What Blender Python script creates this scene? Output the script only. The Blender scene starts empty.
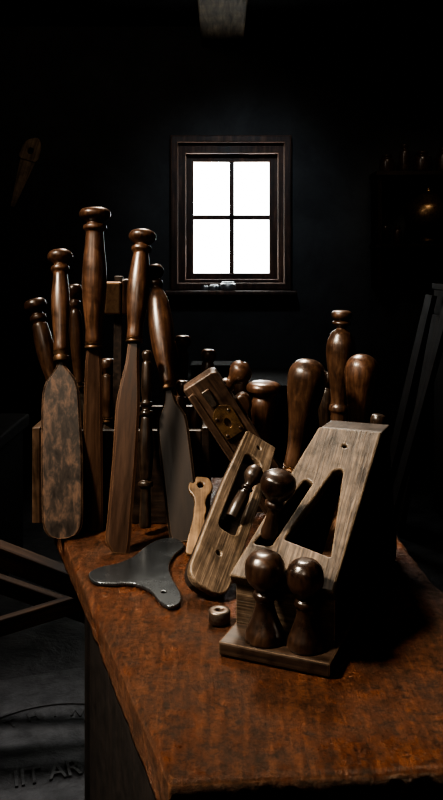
import bpy, bmesh, math, random
from mathutils import Vector, Matrix, noise
random.seed(4)
scene = bpy.context.scene
coll = scene.collection
CZ = 1.156      # eye height of the camera
BZ = 0.80       # bench top height
F = 800.0

# ---------------------------------------------------------------- helpers
def at(px, py, Y):
    """survey point: photo bearing + real distance from the camera -> world metres"""
    return Vector(((px-221.5)/F*Y, Y, CZ-(py-260)/F*Y))
def ground(px, Y, Z=BZ):
    return Vector(((px-221.5)/F*Y, Y, Z))
def on_bench(px, py, Z=BZ):
    Y = (CZ-Z)*F/(py-260)
    return Vector(((px-221.5)/F*Y, Y, Z))

def frame(base, top, roll=0.0, back=Vector((0,1,0))):
    z = (top-base).normalized()
    x = back.cross(z).normalized()
    y = z.cross(x)
    M = Matrix((x,y,z)).transposed().to_4x4()
    M.translation = base
    return M @ Matrix.Rotation(roll,4,'Z')

def root(name, M, label, category, group=None):
    e = bpy.data.objects.new(name, None)
    e.empty_display_size = 0.03
    coll.objects.link(e)
    e.matrix_world = M
    e["label"] = label; e["category"] = category
    if group: e["group"] = group
    return e

def put(name, me, mat, parent=None, M=None, smooth=True, label=None, category=None, kind=None, group=None):
    me.name = name
    if mat is not None:
        me.materials.clear(); me.materials.append(mat)
    if smooth is True:
        for p in me.polygons: p.use_smooth = True
    o = bpy.data.objects.new(name, me)
    coll.objects.link(o)
    if parent is not None:
        o.parent = parent
        o.matrix_basis = M if M is not None else Matrix.Identity(4)
    elif M is not None:
        o.matrix_world = M
    if label: o["label"] = label
    if category: o["category"] = category
    if kind: o["kind"] = kind
    if group: o["group"] = group
    return o

def bm_to_me(bm):
    bmesh.ops.recalc_face_normals(bm, faces=bm.faces[:])
    me = bpy.data.meshes.new("m")
    bm.to_mesh(me); bm.free()
    return me

def smooth_profile(pts, n=4):
    out = []
    m = len(pts)
    for i in range(m-1):
        p0 = pts[max(i-1,0)]; p1 = pts[i]; p2 = pts[i+1]; p3 = pts[min(i+2,m-1)]
        for k in range(n):
            t = k/n
            r = []
            for a in (0,1):
                m1 = (p2[a]-p0[a])*0.35; m2 = (p3[a]-p1[a])*0.35
                h00=2*t**3-3*t**2+1; h10=t**3-2*t**2+t; h01=-2*t**3+3*t**2; h11=t**3-t**2
                r.append(h00*p1[a]+h10*m1+h01*p2[a]+h11*m2)
            out.append((r[0], max(r[1],0.0)))
    out.append(pts[-1])
    return out
def closed_spline(pts, n=5):
    out=[]; m=len(pts)
    for i in range(m):
        p0,p1,p2,p3=[Vector(pts[(i+k)%m]) for k in (-1,0,1,2)]
        for k in range(n):
            t=k/n
            v=.5*((2*p1)+(p2-p0)*t+(2*p0-5*p1+4*p2-p3)*t*t+(3*p1-p0-3*p2+p3)*t**3)
            out.append(tuple(v))
    return out

def lathe(profile, seg=32, smooth=True, wob=0.0):
    pts = smooth_profile(profile) if smooth else profile
    bm = bmesh.new(); rings=[]
    ph = random.random()*10
    for z,r in pts:
        if r < 1e-5:
            rings.append([bm.verts.new((0,0,z))])
        else:
            rings.append([bm.verts.new((r*(1+wob*math.sin(2*a+ph))*math.cos(a), r*(1+wob*math.cos(3*a+ph))*math.sin(a), z))
                          for a in [2*math.pi*i/seg for i in range(seg)]])
    for a,b in zip(rings, rings[1:]):
        if len(a)==1 and len(b)==1: continue
        for i in range(seg):
            j=(i+1)%seg
            if len(a)==1: bm.faces.new((a[0], b[j], b[i]))
            elif len(b)==1: bm.faces.new((a[i], a[j], b[0]))
            else: bm.faces.new((a[i],a[j],b[j],b[i]))
    if len(rings[0])>1: bm.faces.new(rings[0][::-1])
    if len(rings[-1])>1: bm.faces.new(rings[-1])
    return bm_to_me(bm)

def rounded(pts, r, n=5):
    out=[]; m=len(pts)
    for i in range(m):
        p=Vector(pts[i]); a=Vector(pts[i-1]); b=Vector(pts[(i+1)%m])
        ra = r[i] if isinstance(r,(list,tuple)) else r
        da=(a-p); db=(b-p)
        k=min(ra, da.length*0.49, db.length*0.49)
        if k<1e-6: out.append(tuple(p)); continue
        s=p+da.normalized()*k; e=p+db.normalized()*k
        for q in range(n+1):
            t=q/n
            v=s*(1-t)**2+p*2*t*(1-t)+e*t*t
            out.append(tuple(v))
    return out

def plate(outlines, th, bev=0.0005, res=2):
    """flat cut-out in XY (extra outlines are holes), thickness along Z, centred"""
    cu = bpy.data.curves.new("c",'CURVE'); cu.dimensions='2D'; cu.fill_mode='BOTH'
    cu.extrude=max(th/2-bev,1e-5); cu.bevel_depth=bev; cu.bevel_resolution=res; cu.offset=-bev
    for ol in outlines:
        s=cu.splines.new('POLY'); s.points.add(len(ol)-1)
        for i,p in enumerate(ol): s.points[i].co=(p[0],p[1],0,1)
        s.use_cyclic_u=True
    o=bpy.data.objects.new("t",cu); coll.objects.link(o)
    dg=bpy.context.evaluated_depsgraph_get(); dg.update()
    me=bpy.data.meshes.new_from_object(o.evaluated_get(dg))
    bpy.data.objects.remove(o); bpy.data.curves.remove(cu)
    return me
UP = Matrix.Rotation(math.radians(90),4,'X')   # XY plate -> XZ plate
def plate_up(outlines, th, bev=0.0005, y=0.0, res=2):
    me=plate(outlines,th,bev,res); me.transform(Matrix.Translation((0,y,0))@UP); return me

def blade_mesh(lf, rt, th, edge):
    """forged blade: flat thick middle with ground, bevelled long edges. lf/rt = [(x,z)] bottom->top"""
    bm=bmesh.new(); rows=[]
    for (xl,z),(xr,_) in zip(lf,rt):
        w=xr-xl; e=min(edge,w*.3); t=th/2
        prof=[(xl,0.0),(xl+e*.12,-t*.35),(xl+e,-t),(xr-e,-t),(xr-e*.12,-t*.35),(xr,0.0),(xr-e,t),(xl+e,t)]
        rows.append([bm.verts.new((x,y,z)) for x,y in prof])
    for a,b in zip(rows,rows[1:]):
        for i in range(8):
            j=(i+1)%8; bm.faces.new((a[i],a[j],b[j],b[i]))
    bm.faces.new(rows[0]); bm.faces.new(rows[-1][::-1])
    return bm_to_me(bm)

def box(x0,x1,y0,y1,z0,z1,bev=0.002,seg=2):
    bm=bmesh.new(); bmesh.ops.create_cube(bm,size=1)
    for v in bm.verts:
        v.co=Vector((x0+(v.co.x+.5)*(x1-x0), y0+(v.co.y+.5)*(y1-y0), z0+(v.co.z+.5)*(z1-z0)))
    if bev>0: bmesh.ops.bevel(bm,geom=bm.edges[:],offset=bev,segments=seg,affect='EDGES',profile=.5)
    return bm_to_me(bm)
def prism(A,B,bev=0.001):
    bm=bmesh.new()
    a=[bm.verts.new(p) for p in A]; b=[bm.verts.new(p) for p in B]; n=len(a)
    bm.faces.new(a); bm.faces.new(b[::-1])
    for i in range(n):
        j=(i+1)%n; bm.faces.new((a[j],a[i],b[i],b[j]))
    bmesh.ops.recalc_face_normals(bm, faces=bm.faces[:])
    if bev>0: bmesh.ops.bevel(bm,geom=bm.edges[:],offset=bev,segments=2,affect='EDGES',profile=.5)
    return bm_to_me(bm)
def ellipse(cx,cy,rx,ry,rot=0,n=24):
    c,s=math.cos(rot),math.sin(rot); o=[]
    for i in range(n):
        a=2*math.pi*i/n; x=rx*math.cos(a); y=ry*math.sin(a)
        o.append((cx+x*c-y*s, cy+x*s+y*c))
    return o

# ---------------------------------------------------------------- materials
def ramp(nt, stops):
    r=nt.nodes.new('ShaderNodeValToRGB'); cr=r.color_ramp
    while len(cr.elements)<len(stops): cr.elements.new(0.5)
    for e,(p,c) in zip(cr.elements,stops):
        e.position=p; e.color=(*c,1) if len(c)==3 else c
    return r
def noise_node(nt, vec, scale, detail=6, rough=.6, dist=0.0):
    n=nt.nodes.new('ShaderNodeTexNoise'); n.inputs['Scale'].default_value=scale
    n.inputs['Detail'].default_value=detail; n.inputs['Roughness'].default_value=rough
    n.inputs['Distortion'].default_value=dist
    nt.links.new(vec,n.inputs['Vector']); return n
def base_mat(name):
    m=bpy.data.materials.new(name); m.use_nodes=True; nt=m.node_tree
    b=nt.nodes['Principled BSDF']
    tc=nt.nodes.new('ShaderNodeTexCoord'); oi=nt.nodes.new('ShaderNodeObjectInfo')
    ml=nt.nodes.new('ShaderNodeMath'); ml.operation='MULTIPLY'; ml.inputs[1].default_value=7.3
    nt.links.new(oi.outputs['Random'],ml.inputs[0])
    ad=nt.nodes.new('ShaderNodeVectorMath'); ad.operation='ADD'
    nt.links.new(tc.outputs['Object'],ad.inputs[0]); nt.links.new(ml.outputs[0],ad.inputs[1])
    return m,nt,b,ad.outputs[0]
def mult(nt,a,b):
    mx=nt.nodes.new('ShaderNodeMix'); mx.data_type='RGBA'; mx.blend_type='MULTIPLY'; mx.inputs[0].default_value=1
    nt.links.new(a,mx.inputs[6]); nt.links.new(b,mx.inputs[7]); return mx.outputs[2]
def edge_wear(nt, col, wear_col, radius=.0015, amount=.8):
    """rubbed arrises: where a rounded normal departs from the real one"""
    bv=nt.nodes.new('ShaderNodeBevel'); bv.samples=4; bv.inputs['Radius'].default_value=radius
    ge=nt.nodes.new('ShaderNodeNewGeometry')
    dt=nt.nodes.new('ShaderNodeVectorMath'); dt.operation='DOT_PRODUCT'
    nt.links.new(bv.outputs[0],dt.inputs[0]); nt.links.new(ge.outputs['True Normal'],dt.inputs[1])
    mr=nt.nodes.new('ShaderNodeMapRange'); mr.inputs[1].default_value=.985; mr.inputs[2].default_value=.85
    mr.inputs[3].default_value=0; mr.inputs[4].default_value=amount
    nt.links.new(dt.outputs['Value'],mr.inputs[0])
    mx=nt.nodes.new('ShaderNodeMix'); mx.data_type='RGBA'; nt.links.new(mr.outputs[0],mx.inputs[0])
    nt.links.new(col,mx.inputs[6]); mx.inputs[7].default_value=(*wear_col,1)
    return mx.outputs[2]
def wood(name, dark, mid, light, axis='Z', fine=230, along=9, rough=(.32,.6), bump=.35, stain=.7, coat=0.0, dist=.0008, wear=None, patch=38, wr=.0015):
    m,nt,b,vec=base_mat(name)
    mp=nt.nodes.new('ShaderNodeMapping')
    sc=[fine,fine,fine]; sc['XYZ'.index(axis)]=along
    mp.inputs['Scale'].default_value=sc; nt.links.new(vec,mp.inputs['Vector'])
    n=noise_node(nt,mp.outputs[0],1.0,8,.62,.6)
    r=ramp(nt,[(.3,dark),(.5,mid),(.72,light)]); nt.links.new(n.outputs['Fac'],r.inputs[0])
    st=noise_node(nt,vec,patch if fine>100 else 6,7,.68,.4)
    sr=ramp(nt,[(.32,(1-stain,)*3),(.62,(1,1,1))]); nt.links.new(st.outputs['Fac'],sr.inputs[0])
    c=mult(nt,r.outputs[0],sr.outputs[0])
    if wear: c=edge_wear(nt,c,wear,wr)
    nt.links.new(c,b.inputs['Base Color'])
    mr=nt.nodes.new('ShaderNodeMapRange'); mr.inputs[1].default_value=.3; mr.inputs[2].default_value=.7
    mr.inputs[3].default_value=rough[0]; mr.inputs[4].default_value=rough[1]
    nt.links.new(st.outputs['Fac'],mr.inputs[0]); nt.links.new(mr.outputs[0],b.inputs['Roughness'])
    bp=nt.nodes.new('ShaderNodeBump'); bp.inputs['Strength'].default_value=bump; bp.inputs['Distance'].default_value=dist
    nt.links.new(n.outputs['Fac'],bp.inputs['Height']); nt.links.new(bp.outputs[0],b.inputs['Normal'])
    b.inputs['Coat Weight'].default_value=coat; b.inputs['Coat Roughness'].default_value=.22
    return m
def metal(name, c1, c2, rust=None, rough=(.3,.6), metallic=.85, scale=60, lo=.45, hi=.6, streak=None, bump=.35, wear=None, spec=.5):
    m,nt,b,vec=base_mat(name)
    if streak:
        mp=nt.nodes.new('ShaderNodeMapping'); mp.inputs['Scale'].default_value=streak
        nt.links.new(vec,mp.inputs['Vector']); vec=mp.outputs[0]
    n=noise_node(nt,vec,scale,9,.7,.4)
    stops=[(lo-.15,c1),(lo,c2)]+([(hi,rust)] if rust else [])
    r=ramp(nt,stops); nt.links.new(n.outputs['Fac'],r.inputs[0]); c=r.outputs[0]
    if wear: c=edge_wear(nt,c,wear,.0012)
    nt.links.new(c,b.inputs['Base Color'])
    b.inputs['Metallic'].default_value=metallic; b.inputs['Specular IOR Level'].default_value=spec
    mr=nt.nodes.new('ShaderNodeMapRange'); mr.inputs[1].default_value=.35; mr.inputs[2].default_value=.65
    mr.inputs[3].default_value=rough[0]; mr.inputs[4].default_value=rough[1]
    nt.links.new(n.outputs['Fac'],mr.inputs[0]); nt.links.new(mr.outputs[0],b.inputs['Roughness'])
    bp=nt.nodes.new('ShaderNodeBump'); bp.inputs['Strength'].default_value=bump; bp.inputs['Distance'].default_value=.0006
    nt.links.new(n.outputs['Fac'],bp.inputs['Height']); nt.links.new(bp.outputs[0],b.inputs['Normal'])
    return m
HANDLE = wood("turned_walnut",(.036,.017,.010),(.086,.040,.021),(.17,.086,.046),rough=(.28,.46),coat=.25,along=20,stain=.65)
HANDLE2= wood("dark_walnut",(.026,.013,.008),(.062,.030,.016),(.12,.063,.035),rough=(.28,.46),coat=.25,along=20,stain=.65)
KNOBW  = wood("polished_ebonised_wood",(.012,.006,.004),(.034,.017,.010),(.078,.042,.025),rough=(.24,.4),coat=.4,fine=120,along=20)
EBONY  = wood("ebonised_spindle",(.010,.007,.005),(.032,.019,.012),(.065,.04,.026),rough=(.26,.42),coat=.35)
GREYW  = wood("weathered_oak",(.033,.022,.014),(.125,.085,.055),(.32,.235,.16),fine=480,along=16,rough=(.36,.6),bump=.9,stain=.7,wear=(.55,.43,.30),wr=.0022)
GREYWY = wood("weathered_oak_sole",(.018,.012,.008),(.075,.050,.032),(.225,.162,.108),axis='Y',fine=480,along=16,rough=(.34,.58),bump=1.0,stain=.82,wear=(.50,.38,.26),wr=.0022)
FRONTW = wood("weathered_oak_front",(.022,.015,.010),(.085,.056,.036),(.2,.145,.1),axis='X',fine=480,along=16,rough=(.36,.6),bump=.9,stain=.65,wear=(.36,.28,.2))
BODYW  = wood("dark_plane_body",(.006,.004,.003),(.022,.013,.009),(.055,.034,.023),axis='Y',fine=200,along=12,rough=(.4,.6))
INNERW = wood("lit_throat_wood",(.05,.024,.012),(.17,.085,.043),(.30,.16,.085),axis='Y',fine=200,along=12,rough=(.4,.6))  # brighter copy of the body wood; light inside the throat put into its colour
BLOCKW = wood("plane_block_brown",(.014,.009,.006),(.066,.038,.024),(.15,.092,.06),rough=(.35,.55),wear=(.32,.21,.14))
BASEW  = wood("plane_base_brown",(.014,.009,.006),(.045,.027,.017),(.11,.068,.045),axis='X',rough=(.35,.55),wear=(.34,.23,.15))
PALE   = wood("pale_beech",(.08,.045,.022),(.185,.11,.055),(.31,.20,.105),rough=(.4,.6),stain=.6)
CRATEW = wood("sooty_crate",(.006,.004,.003),(.022,.012,.007),(.05,.028,.017),axis='X',fine=150,along=8)
SIDEW  = wood("near_black_wood",(.004,.002,.0015),(.009,.0045,.003),(.018,.009,.006),fine=150,along=8,rough=(.7,.9))  # even near-black wood, darker than the other timbers
CRATEE = wood("crate_end",(.03,.017,.01),(.08,.045,.026),(.14,.082,.048),fine=150,along=10)
DARKW  = wood("background_timber",(.010,.006,.004),(.035,.020,.012),(.07,.042,.026),axis='X',fine=60,along=4,rough=(.6,.8))
DARKZ  = wood("background_timber_upright",(.008,.004,.003),(.024,.013,.008),(.048,.027,.017),fine=60,along=4,rough=(.7,.9))
RAILW  = wood("trestle_timber",(.03,.016,.009),(.09,.05,.028),(.17,.10,.06),fine=60,along=4,rough=(.7,.9))
SAWW   = wood("dusty_brown",(.2,.14,.085),(.42,.3,.19),(.6,.44,.3),fine=60,along=4,rough=(.6,.8))
WINW   = wood("window_frame_wood",(.015,.006,.004),(.055,.025,.015),(.14,.07,.044),fine=40,along=4,rough=(.5,.7),stain=.85,wear=(.2,.11,.07),wr=.008)
BEAMW  = wood("beam_wood",(.05,.036,.023),(.16,.118,.078),(.3,.228,.155),axis='Y',fine=40,along=4,rough=(.6,.8),stain=.6)
STEEL  = metal("worn_steel",(.06,.05,.045),(.15,.13,.11),(.08,.045,.03))
TINM   = metal("bright_tin",(.2,.22,.23),(.4,.42,.43),None,rough=(.25,.4))
BLUEST = metal("blued_steel",(.08,.09,.10),(.11,.125,.14),(.10,.11,.12),rough=(.24,.30),scale=18,lo=.5,hi=.72,bump=.03,wear=(.6,.61,.6))
BROWNST= metal("patinated_blade",(.018,.010,.006),(.038,.019,.011),(.070,.037,.022),rough=(.3,.42),metallic=.1,scale=1,streak=(90,90,9),lo=.5,hi=.72,wear=(.38,.22,.13),spec=.4,bump=.2)
RUSTY  = metal("rust_mottled_blade",(.009,.006,.005),(.020,.013,.009),(.080,.044,.027),rough=(.34,.58),metallic=.1,scale=1,streak=(100,100,50),lo=.48,hi=.64,wear=(.36,.21,.13),spec=.35)
DARKST = metal("dark_blade",(.012,.008,.006),(.018,.012,.009),(.028,.018,.013),rough=(.36,.44),metallic=.0,scale=1,streak=(60,60,8),lo=.5,hi=.7,wear=(.40,.27,.17),spec=.32,bump=.1)
BRASS  = metal("aged_brass",(.14,.085,.04),(.34,.22,.11),(.09,.055,.03),rough=(.3,.5))
OLDLAN = metal("tarnished_lantern",(.12,.08,.04),(.3,.2,.11),(.1,.06,.035),rough=(.3,.45))
FERR   = metal("dull_ferrule",(.07,.04,.025),(.2,.125,.075),(.09,.05,.03),rough=(.3,.5))

def bench_material():
    m,nt,b,vec=base_mat("worn_red_bench_wood")
    mp=nt.nodes.new('ShaderNodeMapping'); mp.inputs['Scale'].default_value=(210,20,60)
    mp.inputs['Rotation'].default_value=(0,0,math.radians(-19))
    nt.links.new(vec,mp.inputs['Vector'])
    g=noise_node(nt,mp.outputs[0],1,10,.68,.15)
    r=ramp(nt,[(.33,(.045,.016,.008)),(.5,(.105,.038,.018)),(.68,(.19,.078,.037))]); nt.links.new(g.outputs['Fac'],r.inputs[0])
    p=noise_node(nt,vec,95,15,.86,.05)
    pr=ramp(nt,[(.42,(.14,.12,.12)),(.48,(.75,.73,.71)),(.58,(1.25,1.2,1.15))]); nt.links.new(p.outputs['Fac'],pr.inputs[0])
    q=noise_node(nt,vec,12,9,.7,.3)
    qr=ramp(nt,[(.38,(.5,.46,.45)),(.52,(.92,.9,.9)),(.62,(1.12,1.1,1.08))]); nt.links.new(q.outputs['Fac'],qr.inputs[0])
    c=mult(nt,mult(nt,r.outputs[0],pr.outputs[0]),qr.outputs[0])
    c=edge_wear(nt,c,(.30,.14,.07),.003,.5)
    nt.links.new(c,b.inputs['Base Color'])
    def mul(x,k):
        s=nt.nodes.new('ShaderNodeMath'); s.operation='MULTIPLY'; s.inputs[1].default_value=k; nt.links.new(x,s.inputs[0]); return s.outputs[0]
    def add(x,y):
        s=nt.nodes.new('ShaderNodeMath'); s.operation='ADD'; nt.links.new(x,s.inputs[0]); nt.links.new(y,s.inputs[1]); return s.outputs[0]
    rr=add(mul(p.outputs['Fac'],.5),mul(q.outputs['Fac'],.5))
    mr=nt.nodes.new('ShaderNodeMapRange'); mr.inputs[1].default_value=.44; mr.inputs[2].default_value=.56
    mr.inputs[3].default_value=.62; mr.inputs[4].default_value=.26
    nt.links.new(rr,mr.inputs[0]); nt.links.new(mr.outputs[0],b.inputs['Roughness'])
    f=noise_node(nt,vec,420,8,.75,.1)
    vo=nt.nodes.new('ShaderNodeTexVoronoi'); vo.inputs['Scale'].default_value=140; nt.links.new(vec,vo.inputs['Vector'])
    vr=nt.nodes.new('ShaderNodeMapRange'); vr.inputs[1].default_value=0; vr.inputs[2].default_value=.25; nt.links.new(vo.outputs['Distance'],vr.inputs[0])
    h=add(add(p.outputs['Fac'],mul(f.outputs['Fac'],.25)),add(mul(g.outputs['Fac'],.4),add(mul(vr.outputs[0],.15),mul(q.outputs['Fac'],.8))))
    bp=nt.nodes.new('ShaderNodeBump'); bp.inputs['Strength'].default_value=1.0; bp.inputs['Distance'].default_value=.0055
    nt.links.new(h,bp.inputs['Height']); nt.links.new(bp.outputs[0],b.inputs['Normal'])
    b.inputs['Specular IOR Level'].default_value=.5; b.inputs['Specular Tint'].default_value=(1,.78,.6,1)
    return m
BENCH=bench_material()
def rough_surface(name,c1,c2,scale,rough=.85,bump=.6,dist=.02):
    m,nt,b,vec=base_mat(name)
    n=noise_node(nt,vec,scale,9,.65,.3)
    r=ramp(nt,[(.35,c1),(.65,c2)]); nt.links.new(n.outputs['Fac'],r.inputs[0]); nt.links.new(r.outputs[0],b.inputs['Base Color'])
    b.inputs['Roughness'].default_value=rough
    bp=nt.nodes.new('ShaderNodeBump'); bp.inputs['Strength'].default_value=bump; bp.inputs['Distance'].default_value=dist
    nt.links.new(n.outputs['Fac'],bp.inputs['Height']); nt.links.new(bp.outputs[0],b.inputs['Normal'])
    return m
WALLM=rough_surface("sooty_plaster",(.035,.036,.037),(.055,.057,.058),4,.9,.2,.01)
FLOORM=rough_surface("stone_floor",(.02,.020,.021),(.07,.07,.073),9,.55)
SLABM=rough_surface("iron_floor_plate",(.035,.035,.037),(.09,.09,.094),22,.5,.9,.006)
LETM=rough_surface("lit_raised_letters",(.05,.052,.055),(.2,.205,.21),22,.42,.7,.004)  # lighter than the plate, so the letter tops read as lit
CEILM=rough_surface("ceiling_boards",(.006,.006,.006),(.015,.015,.015),5)
def emission(name,col,s):
    m=bpy.data.materials.new(name); m.use_nodes=True; nt=m.node_tree; nt.nodes.clear()
    e=nt.nodes.new('ShaderNodeEmission'); e.inputs[0].default_value=(*col,1); e.inputs[1].default_value=s
    o=nt.nodes.new('ShaderNodeOutputMaterial'); nt.links.new(e.outputs[0],o.inputs[0]); return m
PANE=emission("overcast_daylight_pane",(.95,1,.98),12)

# ---------------------------------------------------------------- room
WB=4.6
X0,X1=-1.4,1.4
wx0,wx1,wz0,wz1=-.262,.372,1.015,1.842
me=plate_up([[(X0,0),(X1,0),(X1,2.5),(X0,2.5)],[(wx0,wz0),(wx1,wz0),(wx1,wz1),(wx0,wz1)]],.2,0.0)
put("wall_back",me,WALLM,M=Matrix.Translation((0,WB+.1,0)),smooth=False,kind="structure",label="soot-dark plaster wall around the small window",category="wall")
put("wall_left",box(X0-.1,X0,-.8,WB+.2,0,2.5,0),WALLM,smooth=False,kind="structure",label="dark plaster side wall",category="wall")
put("wall_right",box(X1,X1+.1,-.8,WB+.2,0,2.5,0),WALLM,smooth=False,kind="structure",label="dark plaster side wall with shelving",category="wall")
put("wall_front",box(X0-.1,X1+.1,-.9,-.8,0,2.5,0),WALLM,smooth=False,kind="structure",label="dark plaster wall",category="wall")
put("floor",box(X0-.1,X1+.1,-.9,WB+.2,-.1,0,0),FLOORM,smooth=False,kind="structure",label="worn dark stone floor",category="floor")
put("ceiling",box(X0-.1,X1+.1,-.9,WB+.2,2.5,2.6,0),CEILM,smooth=False,kind="structure",label="black boarded ceiling",category="ceiling")
put("trim_1",box(-.115,.125,2.6,WB,2.38,2.5,.01),BEAMW,smooth=False,kind="structure",label="pale weathered ceiling beam",category="beam")

w=root("window_1",Matrix.Translation((0,WB,0)),"small four-pane window with dark brown wooden frame","window")
w["kind"]="structure"
px0,px1,pz0,pz1=-.290,.398,.985,1.866
def rect(a,b,c,d): return [(a,c),(b,c),(b,d),(a,d)]
put("casing",plate_up([rect(px0,px1,pz0,pz1),rect(px0+.042,px1-.042,pz0+.04,pz1-.04)],.05,.008,-.026),WINW,w,smooth=False)
put("frame",plate_up([rect(wx0,wx1,wz0,wz1),rect(-.205,.325,1.045,1.77)],.05,.006,.02),WINW,w,smooth=False)
put("sash",plate_up([rect(-.215,.335,1.035,1.78),rect(-.163,.279,1.08,1.728)],.045,.008,.08),WINW,w,smooth=False)
put("glazing_bar",box(.046,.074,.07,.115,1.078,1.73,.005),WINW,w,smooth=False)
put("glazing_bar",box(-.165,.281,.07,.115,1.391,1.419,.005),WINW,w,smooth=False)
for (a,b) in ((-.163,.046),(.074,.279)):
    for (c,d) in ((1.08,1.391),(1.419,1.728)):
        put("pane",box(a,b,.104,.108,c,d,0),PANE,w,smooth=False,label="pane white with overcast daylight")
put("sill",box(px0-.03,px1+.03,-.10,.0,pz0-.03,pz0-.002,.008),WINW,w,smooth=False)

sz=pz0-.002
for i,(px,r,h) in enumerate(((214,.03,.035),(228,.045,.05),(205,.02,.03))):
    X=(px-221.5)/F*4.5
    pr=[(0,0),(0,r),(h*.7,r),(h*.85,r*.8),(h,r*.75),(h,0)]
    put("paint_tin",lathe(pr,24),TINM,M=Matrix.Translation((X,4.55,sz)),label="small metal tin standing on the window sill",category="tin",group="tins on the window sill")

# ---------------------------------------------------------------- background things
t=root("work_table",Matrix.Translation((.06,4.1,0)),"low dark wooden table under the window","table")
put("tabletop",box(-.34,.36,-.3,.3,.52,.56,.006),SIDEW,t,smooth=False)
for sx in (-.3,.3):
    for sy in (-.25,.25):
        put("leg",box(sx-.03,sx+.03,sy-.03,sy+.03,0,.52,.004),SIDEW,t,smooth=False)
b=root("storage_box",Matrix.Translation((-.03,4.05,.56)),"small dark lidded wooden box on the low table","box")
put("body",box(-.12,.12,-.08,.08,0,.06,.004),SIDEW,b,smooth=False)
put("lid",box(-.125,.125,-.085,.085,.061,.075,.004),SIDEW,b,smooth=False)
s=root("hand_saw",Matrix.Translation((-1.2,WB-.0105,1.46))@Matrix.Rotation(math.radians(17),4,'Y'),"old hand saw hanging blade-down on the dark wall","saw")
put("blade",plate_up([rounded([(-.012,0),(.012,0),(.055,.3),(-.04,.3)],.01)],.003,.0008),SAWW,s,smooth=False)
put("handle",plate_up([rounded([(-.055,.28),(.065,.28),(.06,.38),(.03,.43),(-.04,.39)],.03),rounded([(-.01,.32),(.022,.32),(.022,.355),(-.008,.355)],.015)],.02,.005),SAWW,s,smooth=False)
sh=root("hanging_shelf",Matrix.Translation((0,WB,0)),"dark wooden wall shelves holding workshop clutter","shelf")
for z in (1.22,1.62):
    put("shelf_board",box(.85,1.38,-.22,0,z,z+.025,.003),DARKW,sh,smooth=False)
for x in (.86,1.34):
    put("upright",box(x,x+.025,-.2,0,1.0,1.22,.003),DARKZ,sh,smooth=False)
    put("upright",box(x,x+.025,-.2,0,1.245,1.62,.003),DARKZ,sh,smooth=False)
lan=root("oil_lantern",Matrix.Translation((1.155,4.46,1.2455)),"round tarnished lantern glinting on the shelf","lantern")
put("body",lathe([(0,0),(0,.06),(.02,.07),(.03,.06),(.06,.09),(.11,.125),(.16,.133),(.21,.12),(.26,.07),(.28,.045),(.29,.0)],32),OLDLAN,lan)
put("bail_handle",lathe([(.292,0),(.292,.02),(.31,.012),(.32,.02),(.33,0)],20),OLDLAN,lan)
for i,(x,r,h) in enumerate(((.92,.03,.13),(.99,.022,.1),(1.315,.02,.15))):
    put("jar",lathe([(0,0),(0,r),(h*.7,r),(h*.82,r*.6),(h*.9,r*.65),(h,r*.65),(h,0)],24),HANDLE2,M=Matrix.Translation((x,4.5,1.2455)),label="dark brown jar on the wall shelf",category="jar",group="jars on the wall shelves")
for i,(x,r,h) in enumerate(((.93,.04,.1),(1.03,.03,.16),(1.13,.05,.12),(1.25,.04,.14))):
    put("jar",lathe([(0,0),(0,r),(h*.7,r),(h*.82,r*.6),(h*.9,r*.65),(h,r*.65),(h,0)],24),HANDLE2,M=Matrix.Translation((x,4.5,1.6455)),label="dark brown jar on the wall shelf",category="jar",group="jars on the wall shelves")
cu_=root("low_cupboard",Matrix.Translation((1.18,3.45,0)),"dark wooden cupboard standing by the side wall","cupboard")
put("body",box(-.2,.2,-.25,.25,0,1.02,.006),DARKZ,cu_,smooth=False)
put("door",box(-.18,.18,-.266,-.2505,.05,.97,.005),DARKZ,cu_,smooth=False)
put("top",box(-.205,.205,-.27,.265,1.0205,1.05,.005),DARKZ,cu_,smooth=False)
for i,(y,fx,wd,hh) in enumerate(((3.25,.66,.10,1.02),(3.40,.75,.12,.92),(3.56,.70,.12,1.0))):
    base=Vector((fx,y,0.006)); k=hh/1.05; top=Vector((fx+(.945-fx)*k,y,hh))
    M=frame(base,top,math.radians(90))
    put("timber_plank",box(-wd/2,wd/2,-.011,.011,.0,(top-base).length,.003),DARKZ,M=M,smooth=False,label="rough dark plank leaning against the cupboard",category="plank",group="planks leaning on the cupboard")
tr=root("saw_trestle",Matrix.Translation((-.5,1.95,0)),"rough dark saw trestle with sloping rails","trestle")
def bar(name,a,b,w_,t_,mat=RAILW):
    a=Vector(a);b=Vector(b); M=frame(a,b,0)
    put(name,box(-w_/2,w_/2,-t_/2,t_/2,0,(b-a).length,.004),mat,tr,M=M,smooth=False)
bar("rail",(-.25,0,.52),(.24,-.02,.34),.05,.05); bar("rail",(-.25,-.06,.22),(.24,.05,.33),.04,.03)
bar("rail",(-.25,.12,.38),(.24,.10,.22),.04,.03)
for x in (-.26,.25):
    bar("leg",(x,-.2,0),(x,.0,.55 if x<0 else .4),.04,.04); bar("leg",(x+.045,.2,0),(x+.045,.0,.55 if x<0 else .4),.04,.04)
cb=root("tool_chest",Matrix.Translation((-1.1,2.9,0)),"dark wooden tool chest standing on the stone floor","chest")
put("body",box(-.28,.32,-.25,.25,0,.5,.006),SIDEW,cb,smooth=False)
put("lid",box(-.3,.34,-.27,.27,.501,.55,.008),SIDEW,cb,smooth=False)
put("hasp",box(-.02,.04,-.285,-.271,.44,.53,.003),BRASS,cb,smooth=False)
fp=root("floor_plate",Matrix.Translation((-.40,1.93,0))@Matrix.Rotation(math.radians(18),4,'Z'),"dark cast floor plate with raised lettering","plate")
put("slab",box(-.32,.3,-.28,.3,0,.012,.004),SLABM,fp,smooth=False)
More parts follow.
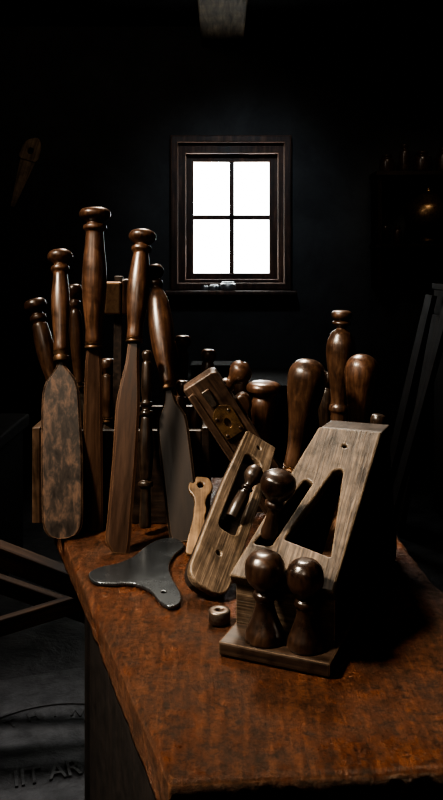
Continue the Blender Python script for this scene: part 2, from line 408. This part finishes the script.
def text_mesh(txt):
    cu=bpy.data.curves.new("txt",'FONT'); cu.body=txt; cu.size=1; cu.extrude=.03; cu.bevel_depth=.012; cu.align_x='CENTER'
    o=bpy.data.objects.new("t",cu); coll.objects.link(o)
    dg=bpy.context.evaluated_depsgraph_get(); dg.update()
    m2=bpy.data.meshes.new_from_object(o.evaluated_get(dg)); bpy.data.objects.remove(o); return m2
m2=text_mesh("IIT AR"); m2.transform(Matrix.Diagonal((.056,.080,.055,1)))
put("lettering",m2,LETM,fp,M=Matrix.Translation((-.035,-.172,.0141)),smooth=False)
def arc(r0,r1,a0,a1,cx,cy,sy=1,n=28):
    o=[(cx+r1*math.cos(a0+(a1-a0)*i/n),cy+sy*r1*math.sin(a0+(a1-a0)*i/n)) for i in range(n+1)]
    o+=[(cx+r0*math.cos(a1+(a0-a1)*i/n),cy+sy*r0*math.sin(a1+(a0-a1)*i/n)) for i in range(n+1)]
    return o
put("relief_band",plate([arc(.25,.256,math.radians(25),math.radians(155),-.02,-.12)],.003,.0012),SLABM,fp,M=Matrix.Translation((0,0,.0136)),smooth=False)
for i,chx in enumerate("ONTHINGE"):
    a=math.radians(142-i*15); m3=text_mesh(chx); m3.transform(Matrix.Diagonal((.042,.05,.03,1)))
    put("lettering",m3,SLABM,fp,M=Matrix.Translation((-.02+.196*math.cos(a),-.12+.196*math.sin(a),.0130))@Matrix.Rotation(a-math.pi/2,4,'Z'),smooth=False)

# ---------------------------------------------------------------- bench
bench=root("workbench",Matrix.Identity(4),"worn red-brown wooden workbench with scarred top","workbench")
def bench_top():
    nx,ny=130,200
    def L(v): return Vector((-.305+(.269)*v,1.32-.772*v,0))
    def R(v):
        if v<.55:
            a=v/.55; return Vector((.222+.012*a,1.32-.42*a,0))
        a=(v-.55)/.45; return Vector((.234+.066*a,.90-.325*a,0))
    bm=bmesh.new(); g=[]
    for j in range(ny+1):
        v=j/ny; row=[]
        for i in range(nx+1):
            u=i/nx
            p=L(v).lerp(R(v),u)
            d=min(u*.45,(1-u)*.45,v*.75,(1-v)*.75)
            n1=noise.noise(p*30)*.5+noise.noise(p*90)*.3
            c=Vector((0.02,.95,0))
            if d<.02:
                k=(1-d/.02)
                dirn=(c-p).normalized()
                p=p+dirn*k*max(0,(n1+.2))*.003
            z=-.0004*(1+noise.noise(p*30))-.0006*(1+noise.noise(p*150))
            if d<.008:
                z-=.004*(1-d/.008)**2*(1+.4*n1)
            if d<.02: z-=max(0,noise.noise(p*60+Vector((5,5,5)))-.3)*.008*(1-d/.02)
            row.append(bm.verts.new((p.x,p.y,BZ+z)))
        g.append(row)
    for j in range(ny):
        for i in range(nx):
            bm.faces.new((g[j][i],g[j+1][i],g[j+1][i+1],g[j][i+1]))
    rim=[g[0][i] for i in range(nx)]+[g[j][nx] for j in range(ny)]+[g[ny][i] for i in range(nx,0,-1)]+[g[j][0] for j in range(ny,0,-1)]
    prev=rim
    for lvl in range(1,9):
        dz=.04*lvl/8; ring=[]
        for v in rim:
            q=v.co.copy(); out=(q-Vector((.02,.95,q.z))).normalized()
            off=.0015*math.sin(math.pi*min(1,lvl/3.5))+.0009*noise.noise(q*70+Vector((0,0,lvl*.9)))-.0005*lvl
            ring.append(bm.verts.new((q.x+out.x*off,q.y+out.y*off,BZ-.003-dz)))
        for i in range(len(rim)):
            k=(i+1)%len(rim); bm.faces.new((prev[i],prev[k],ring[k],ring[i]))
        prev=ring
    bm.faces.new(prev)
    return bm_to_me(bm)
put("top",bench_top(),BENCH,bench,smooth=True)
TB=BZ-.0435
for (x,y) in ((-.165,1.2),(.16,1.2),(.17,.68),(.04,.68)):
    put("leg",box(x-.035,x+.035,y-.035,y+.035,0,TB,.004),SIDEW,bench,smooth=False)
def panel(name,a,b,zb):
    a=Vector((*a,0));b=Vector((*b,0)); d=(b-a); n=Vector((-d.y,d.x,0)).normalized()*.012
    A=[a-n+Vector((0,0,zb)),a+n+Vector((0,0,zb)),a+n+Vector((0,0,TB)),a-n+Vector((0,0,TB))]
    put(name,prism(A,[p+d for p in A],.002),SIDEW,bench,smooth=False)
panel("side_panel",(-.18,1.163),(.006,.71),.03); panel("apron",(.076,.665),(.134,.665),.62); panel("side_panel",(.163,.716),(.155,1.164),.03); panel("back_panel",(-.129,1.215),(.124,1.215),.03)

# ---------------------------------------------------------------- crate
def crate(name,x0,x1,y0,y1,h,label):
    c=root(name,Matrix.Translation((x0,y0,BZ)),label,"crate")
    W=x1-x0; D=y1-y0; t=.011
    put("bottom",box(t,W-t,t,D-t,0,t,.001),CRATEW,c,smooth=False)
    put("front_panel",box(t,W-t,0,t,0,h,.0015),CRATEW,c,smooth=False)
    put("back_panel",box(t,W-t,D-t,D,0,h,.0015),CRATEW,c,smooth=False)
    put("end_panel",box(0,t,0,D,0,h+.004,.0015),CRATEE,c,smooth=False)
    put("end_panel",box(W-t,W,0,D,0,h+.004,.0015),CRATEW,c,smooth=False)
    return c
crate("tool_crate",-.256,-.016,1.08,1.27,.126,"open dark wooden crate holding upright chisels")

# ---------------------------------------------------------------- chisels and gouges
def handle_profile(L, rk, rb, rn, ferr=8):
    return [(0,0),(0.3,rk*.55),(1.5,rk*.85),(5,rk),(9,rk*.97),(12.5,rk*.72),(15,rk*.52),(16.5,rk*.55),(18,rk*.72),(21.5,rk*.74),(24,rk*.6),(26,rk*.56),
            (L*.3,rb*.82),(L*.45,rb*.97),(L*.58,rb),(L*.74,rb*.88),(L*.9,rn*1.05),(L,rn)]
CH="turned-handle chisels and gouges standing upright"
def make_tool(name,tpx,tY,base,hl,rk,rb,rn,blade,mat_h,mat_b,label,ferr=9,roll=0,bth=.005,category=None,prof=None,edge=.0035,ferr_mat=None):
    category=category or name
    top=at(tpx[0],tpx[1],tY)
    L=(top-base).length
    bpy_ = 260+(CZ-base.z)*F/base.y; bpx=221.5+base.x/base.y*F
    plen=math.hypot(tpx[0]-bpx,tpx[1]-bpy_); s=L/plen
    r=root(name,frame(base,top,roll),label,category,CH if category in("chisel","gouge") else None)
    pf=prof if prof else handle_profile(hl,rk,rb,rn)
    pr=[(L-d*s,q*s) for d,q in pf][::-1]
    if pr[0][1]>1e-5: pr=[(pr[0][0],0)]+pr
    put("handle",lathe(pr,36,wob=.012),mat_h,r)
    z1=L-hl*s; z0=z1-ferr*s
    if ferr>0:
        rn2=rn*s
        put("ferrule",lathe([(z0,0),(z0,rn2*.9),(z0+.001,rn2*1.12),(z0+(z1-z0)*.45,rn2*1.15),(z0+(z1-z0)*.55,rn2*1.0),(z1-.001,rn2*1.12),(z1-.0003,rn2*1.1),(z1-.0003,0)],28),ferr_mat or FERR,r)
    if blade:
        bl=sorted(blade,key=lambda q:-q[2]); 
        lf=[(-a*s,max(0.0,L-d*s)) for a,b_,d in bl]; rt=[(b_*s,max(0.0,L-d*s)) for a,b_,d in bl]
        def dens(P):
            Q=smooth_profile([(z,abs(x)) for x,z in P],5); sg=-1 if P[0][0]<0 else 1
            return [(sg*x,z) for z,x in Q]
        put("blade",blade_mesh(dens(lf),dens(rt),bth,edge),mat_b,r,smooth=False)
    return r

g=on_bench
make_tool("chisel",(60,251),1.15,g(63,539),108,13,9.5,7,
  [(4,4,116),(5,5,124),(10,10,131),(16,15,139),(19,18,150),(20,19,170),(20.5,20.5,210),(20,20,250),(19.5,19.5,270),(17.5,18,279),(13,14,285),(6,7,287.5)],HANDLE,RUSTY,"broad chisel with rust-mottled rounded blade and turned walnut handle",ferr=11)
make_tool("chisel",(95,208),1.10,g(92,530),138,16,12.5,8,
  [(7,7,146),(8.5,8.5,160),(9.5,9.5,200),(11,11,300),(11,11,322)],HANDLE,BROWNST,"tallest chisel with big mushroom knob and long straight blade",ferr=6)
make_tool("chisel",(143,231),1.09,g(117,553),116,14.5,11.5,7.5,
  [(6,6,121),(7,7,140),(10,9,160),(13,11,185),(12,12,230),(12,12,290),(12,12,312),(5,11,323)],HANDLE,BROWNST,"leaning chisel with brown patinated blade and knobbed handle",ferr=5)
make_tool("chisel",(154,266),1.17,g(186,541),128,9.5,12.5,7,
  [(5,5,134),(7,7,148),(14,14,162),(15.5,15.5,178),(15.5,15.5,220),(15,15,268),(11,13,277)],HANDLE,DARKST,"chisel with bulbous dark handle and wide blackened blade",ferr=7)
def inside(px,Y): return ground(px,Y,BZ+.0115)
make_tool("chisel",(34,299),1.2,inside(79,1.15),92,11.5,9.5,6,[(4,4,99),(6,6,115),(6,6,205)],HANDLE2,STEEL,"short chisel tilted in the crate with round knob handle",ferr=7)
make_tool("chisel",(74,284),1.22,inside(84,1.2),100,7.5,7,5,[(4,4,106),(6,6,120),(6,6,210)],HANDLE2,STEEL,"slender chisel behind the broad blade with narrow handle",ferr=6)
make_tool("gouge",(167,319),1.2,inside(190,1.15),80,6,7,4.5,[(3,3,84),(5,5,95),(5,5,180)],HANDLE,BROWNST,"slim gouge with narrow dark turned handle",ferr=6)
make_tool("gouge",(183,335),1.22,inside(178,1.2),60,8.5,6.5,4.5,[(3,3,64),(5,5,75),(5,5,165)],HANDLE,BROWNST,"short gouge with knobbed dark handle",ferr=5)
make_tool("gouge",(209,349),1.22,inside(199,1.2),44,8,7,4.5,[(3,3,48),(5,5,60),(5,5,150)],HANDLE,STEEL,"small gouge with round button handle",ferr=5)
make_tool("gouge",(107,358),1.22,inside(108,1.21),60,7.5,6.5,4.5,[(3,3,64),(5,5,75),(5,5,145)],HANDLE2,STEEL,"small gouge half hidden among larger handles",ferr=5)
make_tool("gouge",(131,366),1.24,inside(133,1.22),60,7,6.5,4.5,[(3,3,64),(5,5,75),(5,5,140)],HANDLE2,STEEL,"small dark gouge between two larger chisels",ferr=5)
make_tool("gouge",(183,380),1.13,inside(166,1.12),56,7,7,4.5,[(3,3,60),(5,5,72),(5,5,120)],HANDLE,STEEL,"short brown gouge close behind the blackened blade",ferr=5)
make_tool("gouge",(197,392),1.13,inside(190,1.105),50,7,7,4.5,[(3,3,54),(5,5,62),(5,5,108)],HANDLE,STEEL,"short brown gouge standing beside the tilted plane",ferr=5)
sp=[(0,0),(.5,3.5),(4,5.5),(9,4.5),(12,3.5),(15,5),(40,6),(52,4.5),(54,6.5),(57,6.5),(59,4.5),(62,4.5),(64,7),(67,7),(69,5),(72,5.5),(100,8),(128,6),(132,4.5),(134,7.5),(138,7.5),(140,5),(170,6),(178,5.5)]
make_tool("turned_spindle",(147,350),1.085,g(145,535),178,5,8,5,None,EBONY,None,"dark turned spindle with ringed beads",ferr=0,category="spindle",prof=sp)

base=inside(116,1.16); top=at(119,276,1.16)
mg=root("marking_gauge",frame(base,top),"brown marking gauge with metal-faced block on a square stem","marking gauge")
L=(top-base).length
put("stem",box(-.006,.006,-.006,.006,0,L,.001),BODYW,mg,smooth=False)
put("fence",box(-.018,.006,-.02,-.0062,L-.055,L-.008,.003),FERR,mg,smooth=False)
put("fence_block",box(.0062,.018,-.018,.016,L-.055,L-.004,.003),HANDLE2,mg,smooth=False)

# ---------------------------------------------------------------- handles behind the large plane
egg=[(0,0),(.6,7),(4,13),(11,18),(20,19.5),(34,18),(52,14.5),(72,11),(92,9.5),(108,9.5)]
make_tool("gouge",(310,359),1.0,g(282,545),108,19,19,9.5,[(7,7,113),(8,8,125),(8,8,180)],HANDLE2,DARKST,"stout gouge with large egg-shaped polished handle",prof=egg,ferr=6)
egg2=[(0,0),(.6,6),(4,12),(10,16),(20,17.5),(32,16),(50,12.5),(70,10.5),(88,10)]
make_tool("gouge",(363,354),1.04,g(352,534),88,17,17,10,[(6,6,94),(8,8,105),(8,8,175)],HANDLE,DARKST,"gouge with rounded pear-shaped brown handle",prof=egg2,ferr=6)
fin=[(0,0),(.5,7),(2.5,10),(6,10.5),(8.5,9),(10,6.5),(11.5,9),(13.5,9.5),(16,6.5),(18,4.5),(20,6.5),(23,10),(32,14),(42,15),(56,13.5),(74,10.5),(92,8.5),(96,10),(100,10.5),(103,8.5),(112,8)]
make_tool("gouge",(342,310),1.1,g(336,519),112,10,15,8,[(6,6,116),(7,7,125),(7,7,200)],HANDLE2,DARKST,"gouge with urn-shaped handle and tiered finial",prof=fin,ferr=6)
make_tool("gouge",(379,414),1.1,g(366,519),40,8,8,6,[(5,5,45),(6,6,100)],EBONY,DARKST,"short gouge with small black handle",ferr=4)
make_tool("gouge",(328,372),1.14,g(322,510),60,9,9,6,[(5,5,66),(6,6,140)],EBONY,DARKST,"short black-handled gouge behind the large plane",ferr=4)
kn=[(0,0),(.5,10),(2.5,15.5),(6,17.5),(10,17),(13,13),(16,10.5),(19,11.5),(24,12.5),(34,12),(46,10),(60,9),(80,10)]
make_tool("burnisher",(264,381),1.125,g(260,513),80,16,12,10,[(7,7,85),(9,9,95),(9,9,131)],HANDLE,DARKST,"burnisher with wide flat-topped turned knob",prof=kn,ferr=5)
make_tool("gouge",(241,362),1.2,g(243,500),50,9,8,6,[(4,4,55),(6,6,66),(6,6,130)],HANDLE2,DARKST,"short dark gouge behind the tilted jack plane",ferr=4)

# ---------------------------------------------------------------- jack plane leaning on the crate
base=ground(291,1.085,BZ+.008); top=at(198,378,1.06)
M=frame(base,top)
jp=root("jack_plane",M,"dark wooden jack plane with brass lock plate leaning on the crate","hand plane")
L=(top-base).length; hw=.026
put("body",plate_up([rounded([(-hw,0),(hw,0),(hw,L-.004),(hw-.006,L),(-hw+.002,L)],.003)],.032,.0016),BLOCKW,jp,smooth=False)
put("sole_strip",plate_up([rounded([(-hw+.003,.02),(-hw+.012,.02),(-hw+.012,L-.01),(-hw+.003,L-.01)],.002)],.004,.0008,-.018),BLOCKW,jp,smooth=False)
put("lock_plate",plate_up([rounded([(-.012,L-.088),(.016,L-.088),(.018,L-.05),(.002,L-.04),(-.013,L-.052)],.005),ellipse(.002,L-.068,.004,.007)],.003,.0006,-.0176),BRASS,jp,smooth=False)
put("lever",plate_up([rounded([(-.004,L-.04),(.004,L-.04),(.006,L-.015),(-.006,L-.015)],.002)],.004,.001,-.0182),STEEL,jp,smooth=False)
for (x,z) in ((-.008,L-.082),(.012,L-.082),(.012,L-.054),(-.008,L-.056)):
    put("screw",lathe([(0,0),(0,.0022),(.001,.0018),(.0014,0)],14),STEEL,jp,M=Matrix.Translation((x,-.0191,z))@Matrix.Rotation(math.radians(90),4,'X'))
put("front_knob",lathe([(0,0),(0,.011),(.004,.010),(.008,.007),(.013,.009),(.02,.0145),(.028,.016),(.036,.012),(.04,0)],30),HANDLE,jp,M=Matrix.Translation((hw,0,L-.03))@Matrix.Rotation(math.radians(78),4,'Y'))
put("tote",plate_up([rounded([(hw,L-.080),(hw,L-.048),(hw+.012,L-.048),(hw+.018,L-.055),(hw+.016,L-.068),(hw+.008,L-.075)],.006)],.018,.004),HANDLE2,jp,smooth=False)

# ---------------------------------------------------------------- long narrow plane leaning on the jack plane
base=on_bench(204,590,BZ+.0125); top=at(260,441,1.022)
M=frame(base,top)
L=(top-base).length
lp=root("smoothing_plane",M,"narrow weathered wooden plane with round heel and long throat slot","hand plane")
hw=.0255
ol=rounded([(-hw*.95,0.0),(hw*.95,0.0),(hw,L*.6),(hw*.86,L),(-hw*.86,L),(-hw,L*.6)],[.02,.02,.01,.003,.003,.01],8)
slot=rounded([(-.0125,L*.33),(.0125,L*.33),(.0120,L*.84),(-.012,L*.86)],.009,8)
put("sole",plate_up([ol,slot,ellipse(0,L*.2,.0028,.0028,0,16),ellipse(.001,L*.93,.0024,.0024,0,16)],.010,.0018),GREYW,lp,smooth=False)
put("body",plate_up([[(x*.97,.002+z*.985) for x,z in ol]],.010,.001,.0102),BODYW,lp,smooth=False)
kb=[(0,0),(0,.0075),(.004,.008),(.016,.0088),(.03,.0075),(.036,.005),(.039,.0075),(.042,.005),(.046,.006),(.053,.0105),(.061,.0108),(.068,.007),(.071,0)]
put("knob",lathe(kb,32),EBONY,lp,M=frame(Vector((0,-.004,L*.42)),Vector((.002,-.034,L*.42+.075))))

base=on_bench(197,556)+Vector((0,0,.0005)); top=at(201,478,1.05)
L=(top-base).length
ol=[(-.011,0),(.014,0),(.0165,.010),(.0145,.026),(.009,.042),(.0075,.052),(.0095,.062),(.0075,.072),(.010,.082),(.0145,L-.022),(.0155,L-.012),(.010,L-.002),(0,L),(-.010,L-.002),(-.0155,L-.012),(-.0145,L-.022),(-.009,.082),(-.0065,.072),(-.007,.062),(-.007,.052),(-.0085,.042),(-.0115,.026),(-.0135,.010)]
put("wooden_handle",plate_up([closed_spline(ol,3),ellipse(.0,L-.013,.0042,.0042)],.007,.0015),PALE,M=frame(base,top),smooth=False,label="pale wooden paddle handle with a round hole",category="wooden handle")

# ---------------------------------------------------------------- large wedge plane
R0=Vector((.0968,.685,BZ)); yaw=math.radians(-23)
M=Matrix.Translation(R0)@Matrix.Rotation(yaw,4,'Z')
bp_=root("panel_plane",M,"large wedge-shaped weathered plane with slanted face and open throat","hand plane")
put("base_board",box(-.1055,-.002,-.007,.290,0.0005,.013,.002),BASEW,bp_,smooth=False)
def side(xf,th,sg):
    prof=[(.04,.0135),(.04,.054),(.2,.1615),(.235,.1615),(.285,.0135)]
    A=[Vector((xf(y),y,z)) for y,z in prof]; B=[Vector((xf(y)+th,y,z)) for y,z in prof]
    return prism(A,B,.001)
xl=lambda y:-.104+.036*min(1,(y-.04)/.16)
xr=lambda y:-.018+.009*min(1,(y-.04)/.16)
put("side_panel",side(xr,.009,1),BODYW,bp_,smooth=False)
put("side_panel",side(xl,.010,-1),BODYW,bp_,smooth=False)
A=[(-.1045,.0335,.0132),(-.0085,.0335,.0132),(-.0085,.0335,.0505),(-.1045,.0335,.0505)]
put("front_panel",prism([Vector(p) for p in A],[Vector(p)+Vector((0,.006,0)) for p in A],.0008),FRONTW,bp_,smooth=False)
A=[(-.0575,.27,.0135),(-.0105,.27,.0135),(-.0105,.226,.158),(-.0575,.226,.158)]
put("back_panel",prism([Vector(p) for p in A],[Vector(p)+Vector((0,.009,0)) for p in A],.0008),BODYW,bp_,smooth=False)
put("top_cap",box(-.068,.001,.196,.238,.1618,.170,.0015),BODYW,bp_,smooth=False)
sl_dir=Vector((0,.16,.1075)).normalized(); nrm=Vector((1,0,0)).cross(sl_dir)
Ms=Matrix((Vector((1,0,0)),sl_dir,nrm)).transposed().to_4x4(); Ms.translation=Vector((0,.0365,.0535))+nrm*.0062
tri=rounded([(-.0185,.030),(-.0665,.042),(-.038,.134),(-.029,.137)],[.002,.002,.004,.004],5)
slot=rounded([(-.0955,.032),(-.0775,.032),(-.056,.114),(-.065,.118)],.004,6)
face=rounded([(-.1085,-.006),(-.0075,-.006),(.0015,.193),(-.0685,.193)],.002,3)
put("slanted_sole",plate([face,tri,slot,ellipse(-.034,.168,.0025,.0025,0,16)],.013,.0022),GREYWY,bp_,M=Ms,smooth=False)
A=[(.052,.02),(.15,.02),(.15,.108),(.052,.046)]
put("added_throat_block",prism([Vector((-.036,y,z)) for y,z in A],[Vector((-.0195,y,z)) for y,z in A],.0008),INNERW,bp_,smooth=False)  # added block standing in for the lit inner side wall
kp=[(0,0),(0,.0185),(.003,.0195),(.008,.0185),(.014,.0155),(.021,.0122),(.029,.0096),(.034,.0090),(.0365,.0112),(.039,.0120),(.0415,.0110),(.043,.0092),(.0455,.0105),(.050,.0155),(.056,.0190),(.062,.0198),(.069,.0185),(.0745,.0140),(.077,.008),(.0775,0)]
put("bun_knob",lathe([(z*1.02,r*.93) for z,r in kp],40),KNOBW,bp_,M=Matrix.Translation((-.068,.0130,.0132)))
put("bun_knob",lathe([(z,r*.84) for z,r in kp],40),KNOBW,bp_,M=Matrix.Translation((-.030,.0130,.0132)))
kq=[(0,0),(0,.008),(.006,.009),(.016,.0068),(.024,.006),(.030,.0058),(.034,.0095),(.037,.0095),(.040,.0080),(.043,.0115),(.050,.0165),(.057,.0175),(.064,.0155),(.068,.009),(.069,0)]
pk=Ms@Vector((-.085,.046,.0))
put("round_knob",lathe(kq,40),KNOBW,bp_,M=frame(pk,pk+Vector((.014,-.006,.068))))

# ---------------------------------------------------------------- loose things on the bench
pts=[(89,573),(94,581),(112,583),(133,583),(150,590),(160,601),(170,606),(180,602),(180,592),(172,578),(169,566),(174,555),(184,545),(174,538),(160,539),(146,546),(134,556),(118,563),(100,567)]
P=[on_bench(x,y,BZ+.004) for x,y in pts]; c=sum(P,Vector())/len(P)
hc=on_bench(164,592,BZ+.004)-c
ol=closed_spline([(p.x-c.x,p.y-c.y) for p in P],5)
put("scraper_plate",plate([ol,ellipse(hc.x,hc.y,.003,.003,0,14)],.004,.0010),BLUEST,M=Matrix.Translation((c.x,c.y,BZ+.0022)),smooth=False,label="blued steel curved scraper plate lying flat on the bench",category="scraper")
q=on_bench(219.5,622)
put("steel_collar",lathe([(0,.0035),(0,.0100),(.001,.0108),(.011,.0108),(.0125,.0098),(.0125,.0045),(.0115,.0035),(.002,.0035),(0,.0035)],32,smooth=False),STEEL,M=Matrix.Translation(q),label="small dark steel collar ring on the bench",category="collar ring")

# ---------------------------------------------------------------- lights
def spot(name,loc,target,energy,col,size,angle,blend=.6):
    l=bpy.data.lights.new(name,'SPOT'); l.energy=energy; l.color=col; l.shadow_soft_size=size
    l.spot_size=math.radians(angle); l.spot_blend=blend
    o=bpy.data.objects.new(name,l); coll.objects.link(o); o.location=loc
    o.rotation_euler=(Vector(target)-Vector(loc)).to_track_quat('-Z','Y').to_euler(); return o
spot("key_lamp",(-.85,.50,1.95),(-.01,.82,.86),205,(1,.87,.70),.11,52,.9)
spot("front_fill",(-.35,-.5,1.9),(-.05,1.0,.95),17,(1,.86,.70),.2,42,.9)  # added fill, no real source, brightens the handles
spot("back_rim_fill",(-.05,2.1,2.42),(.05,.75,.8),170,(1,.87,.71),.16,50,.9)  # added light for tool rims and glossy patches on the bench
spot("window_halo_fill",(.06,3.1,2.42),(.06,4.6,1.38),150,(.76,.88,1),.1,58,1.0)  # added light standing in for the glow around the window
spot("floor_fill",(-1.0,2.6,2.4),(-.45,1.72,0),120,(1,.97,.94),.15,28,1.0)  # added overhead spot that lifts the floor and lettering
spot("trestle_fill",(-1.1,.6,2.3),(-.65,1.95,.4),9,(1,.8,.6),.15,26,1.0)  # added warm spot to bring out the dark trestle rails
spot("shelf_fill",(.9,3.6,2.42),(1.15,4.5,1.4),9,(1,.82,.64),.1,50,1.0)  # added unseen light so the lantern and shelves show
l=bpy.data.lights.new("room_fill",'POINT'); l.energy=16; l.color=(1,.85,.72); l.shadow_soft_size=.12  # added fill that lifts the dark background
o=bpy.data.objects.new("room_fill",l); coll.objects.link(o); o.location=(-.3,2.6,2.42)
wd=bpy.data.worlds.new("w"); scene.world=wd; wd.use_nodes=True
wd.node_tree.nodes['Background'].inputs[0].default_value=(.5,.6,.7,1); wd.node_tree.nodes['Background'].inputs[1].default_value=.02

# ---------------------------------------------------------------- camera
cam=bpy.data.cameras.new("camera"); co=bpy.data.objects.new("camera",cam); coll.objects.link(co)
co.location=(0,0,CZ); co.rotation_euler=(math.radians(90),0,0)
cam.sensor_fit='VERTICAL'; cam.sensor_height=24; cam.lens=24; cam.shift_y=-.175; cam.clip_start=.02
scene.camera=co
try:
    scene.view_settings.view_transform='AgX'; scene.view_settings.look='AgX - High Contrast'
except Exception as e: print(e)
